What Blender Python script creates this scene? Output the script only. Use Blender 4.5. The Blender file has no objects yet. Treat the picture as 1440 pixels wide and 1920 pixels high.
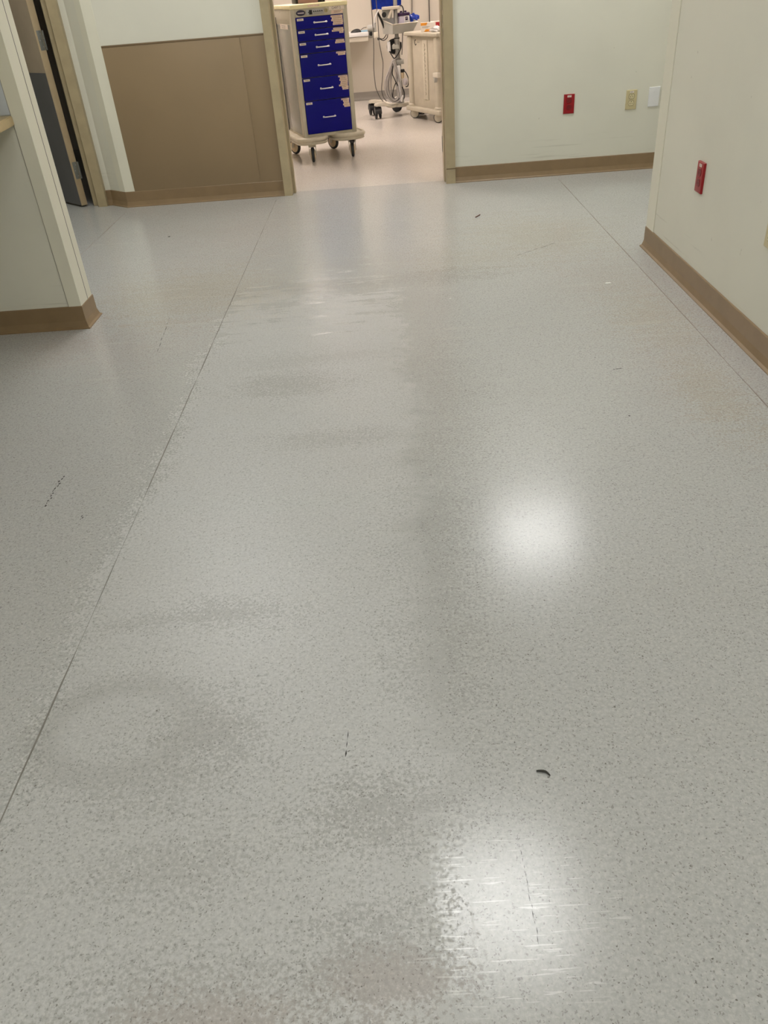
import bpy, bmesh, math, random
from mathutils import Vector, Matrix
random.seed(7)
S = bpy.context.scene
C = S.collection

# ------------------------------------------------------------------ camera
def nrm(v):
    v = Vector(v); v.normalize(); return v
F_PX = 1470.0                                   # focal length for a 1440 x 1920 frame
down = nrm((899-720, 3117-960, F_PX))           # vanishing point of the verticals
fwd = Vector((702-720, -41-960, F_PX)); fwd = nrm(fwd - down*fwd.dot(down))
right = down.cross(fwd)
cx = Vector((right[0], fwd[0], -down[0]))
cy = Vector((right[1], fwd[1], -down[1]))
cz = Vector((right[2], fwd[2], -down[2]))
cam_d = bpy.data.cameras.new('camera'); cam = bpy.data.objects.new('camera', cam_d); C.objects.link(cam)
cam.matrix_world = Matrix(((cx[0], -cy[0], -cz[0], 0), (cx[1], -cy[1], -cz[1], 0), (cx[2], -cy[2], -cz[2], 1.2), (0, 0, 0, 1)))
cam_d.sensor_fit = 'VERTICAL'; cam_d.sensor_height = 24.0; cam_d.lens = 24.0*F_PX/1920.0
cam_d.clip_start = 0.05; cam_d.clip_end = 60
S.camera = cam

# ------------------------------------------------------------------ world, exposure
w = bpy.data.worlds.new('world'); S.world = w; w.use_nodes = True
w.node_tree.nodes['Background'].inputs[0].default_value = (0.5, 0.5, 0.5, 1)
w.node_tree.nodes['Background'].inputs[1].default_value = 0.0
S.view_settings.view_transform = 'Standard'; S.view_settings.look = 'None'
S.view_settings.gamma = 1.0; S.view_settings.use_curve_mapping = False
S.view_settings.exposure = 0.10
S.cycles.use_denoising = True
S.cycles.max_bounces = 10; S.cycles.diffuse_bounces = 6; S.cycles.glossy_bounces = 4
S.cycles.sample_clamp_indirect = 8.0
CEIL = 2.60
LAMP = 15.0           # radiance of the ceiling panels in the corridor
LAMP_ROOM = 31.0      # ... in the far room
COL_CORR = (1.0, 1.0, 0.995)
COL_ROOM = (1.0, 0.855, 0.785)
# ceiling panels: x, y, size x, size y, room?
PANELS = [(0.34, 2.10, .60, .60, 0), (1.00, 5.10, .60, .60, 0), (-0.30, -1.25, .60, 1.2, 0),
          (0.43, -3.0, .60, .6, 0), (-1.20, 4.30, .60, .85, 0), (2.30, 4.8, .60, .30, 0), (-2.65, 4.7, .30, .20, 0),  # right recess and left passage panels are unseen fill lamps, added to brighten
          (-1.16, 7.60, .60, .60, 1), (-1.16, 9.4, .60, .60, 1), (1.30, 9.4, .60, .60, 1), (1.35, 7.3, .60, .30, 1)]  # last three are unseen fill lamps added to brighten the far room

# ------------------------------------------------------------------ node helpers
def srgb(r, g, b):
    f = lambda c: (c/255/12.92) if c/255 <= .04045 else ((c/255+.055)/1.055)**2.4
    return (f(r), f(g), f(b), 1)
class NT:
    def __init__(s, name):
        s.m = bpy.data.materials.new(name); s.m.use_nodes = True
        s.t = s.m.node_tree; s.b = s.t.nodes['Principled BSDF']
    def n(s, typ, **kw):
        x = s.t.nodes.new(typ)
        for k, v in kw.items(): setattr(x, k, v)
        return x
    def put(s, sock, v):
        if isinstance(v, bpy.types.NodeSocket): s.t.links.new(v, sock)
        elif v is not None: sock.default_value = v
    def M(s, op, a, b=None, c=None, clamp=False):
        x = s.n('ShaderNodeMath', operation=op); x.use_clamp = clamp
        s.put(x.inputs[0], a); s.put(x.inputs[1], b); s.put(x.inputs[2], c)
        return x.outputs[0]
    def mix(s, f, a, b, blend='MIX'):
        x = s.n('ShaderNodeMix', data_type='RGBA', blend_type=blend)
        s.put(x.inputs[0], f); s.put(x.inputs[6], a); s.put(x.inputs[7], b)
        return x.outputs[2]
    def noise(s, vec, scale, detail=4, rough=.55):
        x = s.n('ShaderNodeTexNoise'); s.put(x.inputs['Vector'], vec)
        x.inputs['Scale'].default_value = scale; x.inputs['Detail'].default_value = detail; x.inputs['Roughness'].default_value = rough
        return x.outputs[0]
    def step(s, v, a, b):
        x = s.n('ShaderNodeMapRange', interpolation_type='SMOOTHSTEP'); s.put(x.inputs[0], v)
        x.inputs[1].default_value = a; x.inputs[2].default_value = b
        return x.outputs[0]
    def coord(s, scale=None):
        c = s.n('ShaderNodeTexCoord').outputs['Object']
        if scale:
            mp = s.n('ShaderNodeMapping'); s.put(mp.inputs[0], c); mp.inputs['Scale'].default_value = scale; return mp.outputs[0]
        return c
    def set(s, color=None, rough=None, metal=None, spec=None):
        if color is not None: s.put(s.b.inputs['Base Color'], color)
        if rough is not None: s.put(s.b.inputs['Roughness'], rough)
        if metal is not None: s.put(s.b.inputs['Metallic'], metal)
        if spec is not None: s.put(s.b.inputs['Specular IOR Level'], spec)
    def bump(s, h, strength=.2, dist=.002):
        x = s.n('ShaderNodeBump'); x.inputs['Strength'].default_value = strength; x.inputs['Distance'].default_value = dist
        s.put(x.inputs['Height'], h); s.t.links.new(x.outputs[0], s.b.inputs['Normal'])
def paint(name, col, rough=.5, var=.05, scale=9, bump=0.0, bscale=300, metal=0, spec=.5):
    n = NT(name); c = n.coord()
    f = n.noise(c, scale, 5)
    dark = tuple(x*(1-var) for x in col[:3])+(1,); lite = tuple(min(1, x*(1+var)) for x in col[:3])+(1,)
    n.set(n.mix(n.step(f, .3, .7), dark, lite), rough, metal, spec)
    if bump: n.bump(n.noise(c, bscale, 3), bump, .001)
    return n.m
def emit(name, col, k):
    m = bpy.data.materials.new(name); m.use_nodes = True; t = m.node_tree
    b = t.nodes['Principled BSDF']; b.inputs['Base Color'].default_value = (.8, .8, .8, 1)
    b.inputs['Emission Color'].default_value = (*col, 1); b.inputs['Emission Strength'].default_value = k
    return m

def wall_paint(name, col, scuffs=True):
    n = NT(name); c = n.coord()
    base = n.mix(n.step(n.noise(c, 1.7, 4), .3, .7), tuple(x*.97 for x in col[:3])+(1,), tuple(x*1.03 for x in col[:3])+(1,))
    if scuffs:      # long faint rub marks low on the wall
        sx = n.n('ShaderNodeSeparateXYZ'); n.put(sx.inputs[0], c)
        st = n.noise(n.coord((2.2, 2.2, 70)), 1.0, 3)
        low = n.M('MULTIPLY', n.step(sx.outputs[2], .30, .14), n.step(st, .60, .70))
        pt = n.step(n.noise(c, 21, 2), .765, .785)
        base = n.mix(n.M('MULTIPLY', n.M('MAXIMUM', low, pt), .22), base, srgb(120, 112, 92))
    n.set(base, .48, 0, .4); n.bump(n.noise(c, 260, 3), .08, .001)
    return n.m

# ------------------------------------------------------------------ floor material
STAINS = [  # x, y, rx, ry, strength, tint   (worn or soiled patches of the vinyl)
    (-.43, 1.38, .14, .05, .75, 0), (-.60, 1.37, .10, .03, .4, 0), (-.18, 2.20, .24, .055, .55, 0), (-.40, 2.63, .20, .10, .75, 0), (-.36, 2.85, .32, .07, .45, 0),
    (-.25, 3.72, .42, .09, .6, 0), (.22, 3.75, .30, .10, .55, 0), (.14, 2.45, .13, .5, .36, 0), (.06, 1.60, .10, .55, .50, 0),
    (.04, 1.20, .09, .12, .55, 0), (-.08, .84, .13, .07, .85, 0), (-.07, .58, .12, .09, .8, 0), (-.38, .52, .20, .08, .6, 0),
    (-.50, .92, .16, .07, .5, 0), (-.45, .75, .13, .06, .45, 0),
    (-.42, 1.03, .10, .10, .75, 0),
    (1.03, 3.05, .14, .35, .5, 1), (1.02, 2.35, .10, .3, .55, 1), (1.13, 2.05, .09, .06, .6, 1), (-.95, 3.75, .42, .36, .6, 1), (.75, 4.3, .35, .4, .55, 1), (.45, 4.0, .3, .2, .4, 1),
    (-1.42, 3.15, .16, .22, .55, 2), (-.34, .50, .12, .05, .6, 2), (-.06, .55, .08, .05, .55, 2), (1.05, 2.75, .22, .6, .3, 2), (-.75, 4.9, .4, .5, .35, 2), (1.0, 3.5, .25, .3, .35, 2), (-1.1, 3.1, .3, .25, .3, 2)]
def floor_material(name='speckled_vinyl', tint=None):
    n = NT(name); c = n.coord()
    sp = n.n('ShaderNodeSeparateXYZ'); n.put(sp.inputs[0], c)
    X, Y = sp.outputs[0], sp.outputs[1]
    fine = n.noise(c, 130, 3, .7); mid = n.noise(c, 26, 5, .65); big = n.noise(c, 2.3, 5, .6)
    # chips of the pattern
    v1 = n.n('ShaderNodeTexVoronoi'); v1.inputs['Scale'].default_value = 240
    dv = n.n('ShaderNodeTexNoise'); dv.inputs['Scale'].default_value = 160; n.put(dv.inputs['Vector'], c)
    wv = n.n('ShaderNodeMix', data_type='VECTOR'); wv.inputs[0].default_value = .010
    n.put(wv.inputs[4], c); n.put(wv.inputs[5], dv.outputs[1]); n.put(v1.inputs['Vector'], wv.outputs[1])
    sc = n.n('ShaderNodeSeparateColor'); n.put(sc.inputs[0], v1.outputs['Color'])
    dark_chip = n.M('MULTIPLY', n.M('LESS_THAN', sc.outputs[0], .17), n.step(v1.outputs['Distance'], .50, .34))
    lite_chip = n.M('MULTIPLY', n.M('GREATER_THAN', sc.outputs[0], .78), n.step(v1.outputs['Distance'], .60, .40))
    deep_chip = n.M('MULTIPLY', n.M('LESS_THAN', sc.outputs[1], .028), n.step(v1.outputs['Distance'], .36, .24))
    base = n.mix(n.step(fine, .3, .7), srgb(168, 168, 165), srgb(186, 186, 183))
    base = n.mix(n.M('MULTIPLY', lite_chip, .40), base, srgb(198, 197, 192))
    base = n.mix(n.M('MULTIPLY', dark_chip, .68), base, srgb(132, 130, 125))
    base = n.mix(n.M('MULTIPLY', deep_chip, .75), base, srgb(96, 91, 84))
    # broken edge for everything worn: coarse + grain
    jit = n.M('ADD', n.M('MULTIPLY', n.M('SUBTRACT', mid, .5), 2.0), n.M('MULTIPLY', n.M('SUBTRACT', fine, .5), 4.2))
    # band along the corridor where the polish is walked dull and pale
    xj = n.M('ADD', X, n.M('MULTIPLY', jit, .085)); xj = n.M('ADD', xj, n.M('MULTIPLY', n.M('SUBTRACT', big, .5), .30))
    band = n.M('MULTIPLY', n.step(xj, -.90, -.64), n.step(xj, .16, -.10))
    stn = n.noise(n.coord((2.6, 15, 1)), 1.0, 4, .65)
    yj = n.M('ADD', n.M('ADD', Y, n.M('MULTIPLY', jit, .35)), n.M('MULTIPLY', n.M('SUBTRACT', stn, .5), 3.0))
    band = n.M('MULTIPLY', band, n.step(yj, 4.15, 3.05))
    worn = n.step(band, .44, .56)
    base = n.mix(n.M('MULTIPLY', band, .8), base, (1.10, 1.10, 1.11, 1), 'MULTIPLY')
    base = n.mix(n.M('MULTIPLY', n.step(big, .45, .75), .12), base, srgb(158, 154, 146))
    tints = [((.70, .69, .665, 1), .85), ((.92, .83, .68, 1), .85), ((1.0, .86, .82, 1), .75)]
    acc = [None, None, None]
    for (x, y, rx, ry, k, t) in STAINS:
        ex = n.M('DIVIDE', n.M('SUBTRACT', X, x), rx); ey = n.M('DIVIDE', n.M('SUBTRACT', Y, y), ry)
        d = n.M('ADD', n.M('SQRT', n.M('ADD', n.M('MULTIPLY', ex, ex), n.M('MULTIPLY', ey, ey))), n.M('ADD', n.M('MULTIPLY', jit, 1.35), n.M('MULTIPLY', n.M('SUBTRACT', stn, .5), 2.2)))
        s = n.M('MULTIPLY', n.step(d, 1.35, .35), k*.85)
        acc[t] = s if acc[t] is None else n.M('MAXIMUM', acc[t], s)
    # swirl left by a rotary pad: ring round (-.60, 1.05)
    ex = n.M('DIVIDE', n.M('ADD', X, .60), .15); ey = n.M('DIVIDE', n.M('SUBTRACT', Y, 1.055), .115)
    rr = n.M('SQRT', n.M('ADD', n.M('MULTIPLY', ex, ex), n.M('MULTIPLY', ey, ey)))
    wob = n.M('ADD', rr, n.M('MULTIPLY', jit, .22))
    ring = n.M('MULTIPLY', n.step(wob, .70, .95), n.step(wob, 1.5, 1.05))
    hatch = n.M('ADD', .75, n.M('MULTIPLY', n.M('SINE', n.M('ADD', n.M('MULTIPLY', rr, 75), n.M('MULTIPLY', jit, 6.0))), .25))
    ring = n.M('MULTIPLY', n.M('MULTIPLY', ring, hatch), .62)
    acc[0] = n.M('MAXIMUM', acc[0], ring)
    for t in (1, 2, 0):
        base = n.mix(n.M('MULTIPLY', acc[t], tints[t][1]), base, tints[t][0], 'MULTIPLY')
    # sideways mop streaks
    st = n.noise(n.coord((1.6, 22, 1)), 1.0, 4, .7)
    streak = n.M('MULTIPLY', n.step(st, .58, .72), n.M('MULTIPLY', n.step(Y, 2.0, 3.0), n.step(Y, 5.6, 4.8)))
    base = n.mix(n.M('MULTIPLY', streak, .25), base, srgb(205, 201, 192))
    # fine scratches, crossing
    s1 = n.noise(n.coord((140, 5, 1)), 1.0, 2, .6); s2 = n.noise(n.coord((7, 170, 1)), 1.0, 2, .6)
    scr = n.M('MAXIMUM', n.step(s1, .66, .72), n.M('MULTIPLY', n.step(s2, .68, .73), n.step(mid, .45, .6)))
    ex = n.M('DIVIDE', n.M('SUBTRACT', X, .13), .17); ey = n.M('DIVIDE', n.M('SUBTRACT', Y, .64), .15)
    near = n.step(n.M('ADD', n.M('MULTIPLY', ex, ex), n.M('MULTIPLY', ey, ey)), 1.3, .5)
    s3 = n.noise(n.coord((15, 260, 1)), 1.0, 1, .5)
    scr3 = n.M('MULTIPLY', n.M('MULTIPLY', n.step(s3, .63, .68), near), 1.0)
    wob2 = n.M('MULTIPLY', n.M('SUBTRACT', mid, .5), .06)
    gloss = n.M('ADD', n.M('ADD', .205, n.M('MULTIPLY', scr3, -.05)), n.M('ADD', wob2, n.M('ADD', n.M('MULTIPLY', acc[0], .03), n.M('MULTIPLY', scr, .03))))
    gloss = n.M('MINIMUM', gloss, .262)
    dull = n.M('ADD', .385, wob2)                    # the walked band is duller
    rough = n.M('ADD', n.M('MULTIPLY', dull, worn), n.M('MULTIPLY', gloss, n.M('SUBTRACT', 1.0, worn)))
    if tint: base = n.mix(1.0, base, tint, 'MULTIPLY')
    base = n.mix(n.M('MULTIPLY', scr3, .40), base, srgb(236, 236, 234))
    n.set(base, rough, 0, .5)
    hgt = n.M('ADD', n.M('MULTIPLY', n.noise(c, 220, 2), .6), n.M('MULTIPLY', scr, -.12))
    n.bump(hgt, .10, .001)
    return n.m

# ------------------------------------------------------------------ materials
MT = {}
def setup_materials():
    m = MT
    m['floor'] = floor_material()
    m['floor_room'] = floor_material('speckled_vinyl_pink_lit', (1.24, 1.17, 1.13, 1))  # same vinyl, colour lightened and pinked to paint in the room's warm light
    m['wall'] = wall_paint('cream_wall_paint', srgb(215, 213, 199))
    m['wall_white'] = wall_paint('white_wall_paint', srgb(216, 214, 200))
    m['wall_room'] = wall_paint('room_wall_paint', srgb(190, 184, 172), False)
    m['ceil'] = paint('ceiling_tile_white', srgb(225, 225, 218), .8, .03)
    m['base'] = paint('brown_vinyl_base', srgb(136, 113, 83), .38, .06, 14)
    m['base_grey'] = paint('grey_vinyl_base', srgb(138, 134, 128), .45, .05)
    m['panel'] = paint('brown_wall_panel', srgb(142, 121, 92), .50, .03, 3, .12, 420)
    m['cap'] = paint('brown_panel_cap', srgb(120, 100, 74), .45, .03)
    m['guard'] = paint('cream_corner_guard', srgb(220, 217, 200), .40, .02, 4)
    m['frame'] = paint('tan_frame_enamel', srgb(170, 155, 124), .34, .06, 12)
    m['door'] = paint('taupe_door_laminate', srgb(160, 146, 128), .5, .04)
    m['dooredge'] = paint('tan_door_edge', srgb(178, 158, 126), .42, .05)
    m['kick'] = paint('grey_kick_plate', srgb(98, 98, 100), .42, .06, 5)
    m['hinge'] = paint('dull_steel', srgb(128, 130, 126), .45, .06, 30, 0, 300, .55)
    m['black'] = paint('black_plastic', srgb(18, 18, 20), .45, .1)
    m['rubber'] = paint('black_rubber', srgb(30, 31, 32), .6, .12)
    m['red'] = paint('red_plastic', srgb(148, 8, 22), .32, .04)
    m['reddark'] = paint('red_socket', srgb(122, 6, 16), .35, .04)
    m['ivory'] = paint('ivory_plastic', srgb(196, 183, 142), .35, .03)
    m['ivory_lt'] = paint('ivory_socket', srgb(208, 197, 158), .35, .03)
    m['white'] = paint('white_plastic', srgb(222, 222, 222), .35, .03)
    m['sticker'] = paint('paper_sticker', srgb(226, 216, 205), .6, .05, 60)
    m['stick_tan'] = paint('tan_label_tape', srgb(226, 202, 184), .55, .08, 90)
    m['ink'] = paint('ink', srgb(40, 38, 40), .6, .05)
    m['counter'] = paint('tan_counter_laminate', srgb(186, 164, 122), .38, .06, 20)
    m['splash'] = paint('pale_blue_grey_laminate', srgb(190, 196, 202), .35, .03)
    m['cart'] = paint('cart_grey_beige', srgb(186, 181, 163), .42, .03)
    m['cartside'] = paint('cart_side_grey', srgb(140, 141, 133), .18, .04)
    m['carttop'] = paint('cart_pale_yellow', srgb(238, 230, 186), .40, .04)
    m['bumper'] = paint('cart_bumper_plastic', srgb(192, 185, 166), .45, .06, 20)
    m['blue'] = paint('drawer_blue', srgb(1, 2, 124), .42, .05, 6, 0, 300, 0, .22)
    m['chrome'] = paint('chrome', srgb(236, 236, 240), .25, .02, 9, 0, 300, .35)
    m['silver'] = paint('silver_plate', srgb(176, 176, 176), .35, .05, 30, 0, 300, .5)
    m['brass'] = paint('brass_lock', srgb(170, 160, 122), .35, .05, 30, 0, 300, .7)
    m['emblem'] = paint('dark_emblem', srgb(46, 42, 66), .3, .3, 120)
    m['emblem_lt'] = paint('light_emblem_band', srgb(198, 186, 190), .4, .05)
    m['hub'] = paint('cream_wheel', srgb(208, 190, 158), .45, .05)
    m['tyre'] = paint('grey_black_tyre', srgb(44, 48, 48), .5, .08)
    m['bin'] = paint('beige_bin_plastic', srgb(188, 181, 164), .48, .05, 12)
    m['binlite'] = paint('beige_bin_relief', srgb(198, 191, 174), .42, .04)
    m['wheelgrey'] = paint('grey_wheel', srgb(150, 146, 138), .5, .05)
    m['standw'] = paint('stand_off_white', srgb(206, 200, 186), .42, .04)
    m['standg'] = paint('stand_grey', srgb(168, 168, 162), .40, .05)
    m['steel'] = paint('brushed_steel', srgb(160, 160, 158), .30, .06, 40, 0, 300, .8)
    m['hose'] = paint('grey_hose', srgb(176, 172, 170), .38, .08, 40)
    m['cable'] = paint('grey_cable', srgb(92, 88, 84), .5, .08)
    m['bluebag'] = paint('blue_sheet_plastic', srgb(18, 62, 178), .25, .18, 16, .5, 30)
    m['purple'] = paint('purple_lid', srgb(52, 24, 72), .35, .08)
    m['lavender'] = paint('lavender_tub', srgb(196, 190, 208), .38, .04)
    m['orange'] = paint('orange_print', srgb(226, 150, 44), .5, .12, 40)
    m['carton'] = paint('white_carton', srgb(228, 222, 214), .55, .03)
    m['cartonred'] = paint('red_print', srgb(170, 28, 36), .5, .06)
    m['pinkish'] = paint('dusty_pink_board', srgb(186, 150, 138), .6, .05)
    m['whitebag'] = paint('translucent_white_bag', srgb(214, 208, 212), .30, .08, 30, .5, 40)
    m['paperblue'] = paint('light_blue_paper', srgb(150, 190, 214), .6, .04)
    m['weld'] = paint('seam_weld_grey', srgb(116, 112, 104), .5, .18, 18)
    m['weld_pale'] = paint('seam_weld_pale', srgb(138, 128, 120), .5, .12, 18)
    m['scuff'] = paint('black_scuff', srgb(52, 48, 46), .6, .2, 80)
    m['scrap'] = paint('dark_scrap', srgb(46, 46, 40), .7, .15, 400)
    m['scrapred'] = paint('red_brown_scrap', srgb(104, 58, 48), .7, .1)
    m['paperw'] = paint('white_paper_scrap', srgb(226, 226, 222), .7, .04)
    m['lamp'] = emit('corridor_diffuser', COL_CORR, LAMP)
    m['lamproom'] = emit('room_diffuser', COL_ROOM, LAMP_ROOM)
setup_materials()

# ------------------------------------------------------------------ mesh helpers
def box(bm, x0, x1, y0, y1, z0, z1, bev=0.0, seg=2, mat=None):
    r = bmesh.ops.create_cube(bm, size=1.0)
    vs = r['verts']
    for v in vs:
        v.co = Vector((x0 + (v.co.x+.5)*(x1-x0), y0 + (v.co.y+.5)*(y1-y0), z0 + (v.co.z+.5)*(z1-z0)))
    if bev > 0:
        es = list({e for v in vs for e in v.link_edges})
        r = bmesh.ops.bevel(bm, geom=es, offset=bev, segments=seg, profile=.5, affect='EDGES')
        vs = list({v for f in r['faces'] for v in f.verts} | {v for v in vs if v.is_valid})
    if mat is not None:
        bmesh.ops.transform(bm, matrix=mat, verts=vs)
    return vs
def prism(bm, pts, z0, z1, axis='z'):
    """outline pts extruded between z0 and z1 along an axis"""
    def P(a, b, h):
        return {'z': (a, b, h), 'y': (a, h, b), 'x': (h, a, b)}[axis]
    lo = [bm.verts.new(P(a, b, z0)) for a, b in pts]; hi = [bm.verts.new(P(a, b, z1)) for a, b in pts]
    fs = [bm.faces.new(lo), bm.faces.new(hi)]
    k = len(pts)
    for i in range(k):
        fs.append(bm.faces.new((lo[i], lo[(i+1) % k], hi[(i+1) % k], hi[i])))
    bmesh.ops.recalc_face_normals(bm, faces=fs)
    return lo+hi
def lathe(bm, prof, seg=24, mat=None):
    """prof: list of (r, z), spun round z"""
    rings = []
    for r, z in prof:
        if r < 1e-6: rings.append([bm.verts.new((0, 0, z))])
        else: rings.append([bm.verts.new((r*math.cos(2*math.pi*i/seg), r*math.sin(2*math.pi*i/seg), z)) for i in range(seg)])
    fs = []
    for a, b in zip(rings, rings[1:]):
        if len(a) == 1 and len(b) == 1: continue
        for i in range(seg):
            j = (i+1) % seg
            if len(a) == 1: fs.append(bm.faces.new((a[0], b[i], b[j])))
            elif len(b) == 1: fs.append(bm.faces.new((a[i], a[j], b[0])))
            else: fs.append(bm.faces.new((a[i], a[j], b[j], b[i])))
    bmesh.ops.recalc_face_normals(bm, faces=fs)
    vs = [v for r in rings for v in r]
    if mat is not None: bmesh.ops.transform(bm, matrix=mat, verts=vs)
    return vs
def smooth_path(pts, n=8, closed=False):
    pts = [Vector(p) for p in pts]; k = len(pts); out = []
    rng = range(k if closed else k-1)
    for i in rng:
        g = lambda j: pts[j % k] if closed else pts[max(0, min(k-1, j))]
        p0, p1, p2, p3 = g(i-1), g(i), g(i+1), g(i+2)
        for s in range(n):
            t = s/n
            out.append(.5*((2*p1)+(p2-p0)*t+(2*p0-5*p1+4*p2-p3)*t*t+(3*p1-p0-3*p2+p3)*t**3))
    if not closed: out.append(pts[-1])
    return out
def tube(bm, pts, r, seg=8, closed=False, sy=1.0):
    pts = [Vector(p) for p in pts]; k = len(pts); rings = []; up = None
    for i, p in enumerate(pts):
        if closed: t = pts[(i+1) % k]-pts[i-1]
        else: t = pts[min(i+1, k-1)]-pts[max(i-1, 0)]
        t.normalize()
        if up is None:
            up = t.orthogonal().normalized()
        up = (up-t*up.dot(t)).normalized(); sd = t.cross(up)
        rr = r[i] if isinstance(r, (list, tuple)) else r
        rings.append([bm.verts.new(p+(up*math.cos(2*math.pi*j/seg)+sd*math.sin(2*math.pi*j/seg)*sy)*rr) for j in range(seg)])
    fs = []
    pairs = list(zip(rings, rings[1:])) + ([(rings[-1], rings[0])] if closed else [])
    for a, b in pairs:
        for j in range(seg):
            fs.append(bm.faces.new((a[j], a[(j+1) % seg], b[(j+1) % seg], b[j])))
    if not closed:
        fs.append(bm.faces.new(rings[0])); fs.append(bm.faces.new(rings[-1]))
    bmesh.ops.recalc_face_normals(bm, faces=fs)
def obj(name, bm, mat, parent=None, smooth=False, loc=None, rot=None, label=None):
    me = bpy.data.meshes.new(name); bm.to_mesh(me); bm.free()
    me.materials.append(MT[mat] if isinstance(mat, str) else mat)
    if smooth:
        for p in me.polygons: p.use_smooth = True
        try: me.set_sharp_from_angle(angle=math.radians(38))
        except Exception: pass
    o = bpy.data.objects.new(name, me); C.objects.link(o)
    if parent is not None: o.parent = parent
    if loc is not None: o.location = loc
    if rot is not None: o.rotation_euler = rot
    if label: o['label'] = label
    return o
def B(name, dims, mat, parent=None, bev=0.0, smooth=None, label=None, seg=2):
    bm = bmesh.new(); box(bm, *dims, bev=bev, seg=seg)
    return obj(name, bm, mat, parent, smooth if smooth is not None else bev > 0, label=label)
def thing(name, label, cat, loc=(0, 0, 0), rz=0.0, group=None):
    o = bpy.data.objects.new(name, None); C.objects.link(o)
    o.empty_display_size = .1
    o.location = loc; o.rotation_euler = (0, 0, rz); o['label'] = label; o['category'] = cat
    if group: o['group'] = group
    return o
def tag(o, label, cat, group=None):
    o['label'] = label; o['category'] = cat
    if group: o['group'] = group
    return o
def struct(o):
    o['kind'] = 'structure'; return o
def new(): return bmesh.new()
RX = lambda a: Matrix.Rotation(a, 4, 'X'); RY = lambda a: Matrix.Rotation(a, 4, 'Y'); RZ = lambda a: Matrix.Rotation(a, 4, 'Z')
TR = lambda x, y, z: Matrix.Translation((x, y, z))

# ------------------------------------------------------------------ structure: floor
YB = 5.75      # face of the back wall
S1, S2, S3 = -1.793, -0.763, 1.155      # welded seams of the sheet floor
fl = struct(B('floor', (-3.6, 3.6, -4.2, 11.0, -.08, -.0035), 'weld'))
for a, b, y0, y1 in ((-3.6, S1, -4.2, 5.84), (S1, S2, -4.2, 5.84), (S2, S3, -4.2, 5.84), (S3, 3.6, -4.2, 5.84), (-1.62, 3.6, 5.84, 11.0), (-3.6, -1.62, 5.84, 11.0)):
    B('floor_sheet', (a, b, y0, y1, -.003, 0.0), 'floor_room' if y0 > 5 and a > -2 else 'floor', fl)
for x, m, wd in ((S1, 'weld_pale', .0028), (S2, 'weld', .0026), (S3, 'weld_pale', .0030)):
    bm = new(); y = -4.1; path = []
    while y < 5.73:
        path.append((x+random.uniform(-.0008, .0008), y, -.0018)); y += .12
    tube(bm, path, [wd*random.uniform(.75, 1.25) for _ in path], 6)
    obj('seam_weld', bm, m, fl)
# scuff marks worn into the vinyl, as thin dashes
def dashes(a, b, k, wdt, jit=.004):
    bm = new(); a = Vector((*a, 0)); b = Vector((*b, 0)); d = (b-a); L = d.length; d.normalize(); s = Vector((-d.y, d.x, 0))
    for i in range(k):
        t = (i+.5)/k; p = a+d*L*t+s*random.uniform(-jit, jit); l = L/k*random.uniform(.25, .6); ww = wdt*random.uniform(.4, 1.2)
        q = [p-d*l+s*ww*.3, p+s*-ww, p+d*l+s*random.uniform(-ww, ww)*.5, p+s*ww]
        prism(bm, [(v.x, v.y) for v in q], -.0005, .0004)
    return obj('scuff_mark', bm, 'scuff', fl)
dashes((-1.050, 1.900), (-1.054, 2.075), 13, .0030)
dashes((-.925, 1.822), (-.918, 1.842), 3, .0022)
dashes((-.145, .955), (-.142, 1.02), 3, .0014, .001)
dashes((.755, 2.575), (.79, 2.575), 3, .0022)
dashes((.62, 3.98), (.86, 4.16), 5, .0016, .003)
dashes((.716, 2.687), (.724, 2.687), 1, .003)
dashes((.715, 2.22), (.727, 2.222), 1, .0035)
dashes((-1.02, 3.45), (-.98, 3.02), 7, .0013, .003)
dashes((.155, .60), (.150, .78), 14, .0005, .001)

# ------------------------------------------------------------------ structure: walls and ceiling
struct(B('ceiling', (-3.6, 3.6, -4.2, 11.0, CEIL, CEIL+.1), 'ceil'))
struct(B('wall_right', (1.266, 1.42, -4.0, 3.98, 0, CEIL), 'wall'))
struct(B('wall_recess', (3.3, 3.45, 3.98, 5.9, 0, CEIL), 'wall'))
struct(B('wall_recess_near', (1.42, 3.45, 3.83, 3.98, 0, CEIL), 'wall'))
struct(B('wall_behind', (-3.3, 1.42, -4.15, -4.0, 0, CEIL), 'wall'))
struct(B('wall_nurse_station', (-2.30, -2.15, -4.0, 3.38, 0, CEIL), 'wall'))
wl = struct(B('wall_left', (-3.3, -1.38, 3.38, 3.53, 0, CEIL), 'wall'))
struct(B('wall_far_left', (-3.45, -3.3, 3.38, 6.0, 0, CEIL), 'wall'))
DX0, DX1, DH = -.712, .470, 2.10       # rough opening of the doorway
YB2 = 5.905
bm = new()
box(bm, DX1, 3.3, YB, YB2, 0, CEIL); box(bm, DX0, DX1, YB, YB2, DH, CEIL)
wr = struct(obj('wall_back_right', bm, 'wall'))
bm = new(); prism(bm, [(DX0, YB), (-1.81, YB), (-1.945, 5.86), (-1.985, 5.86), (-1.985, 6.0), (-1.62, 6.0), (-1.62, YB2), (DX0, YB2)], 0, CEIL)
wb = struct(obj('wall_back_left', bm, 'wall_white'))
LX0 = -3.02                              # left door's rough opening
bm = new(); box(bm, -3.3, LX0, 5.86, 6.0, 0, CEIL); box(bm, LX0, -1.985, 5.86, 6.0, DH, CEIL)
struct(obj('wall_side_door', bm, 'wall_white'))
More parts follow.
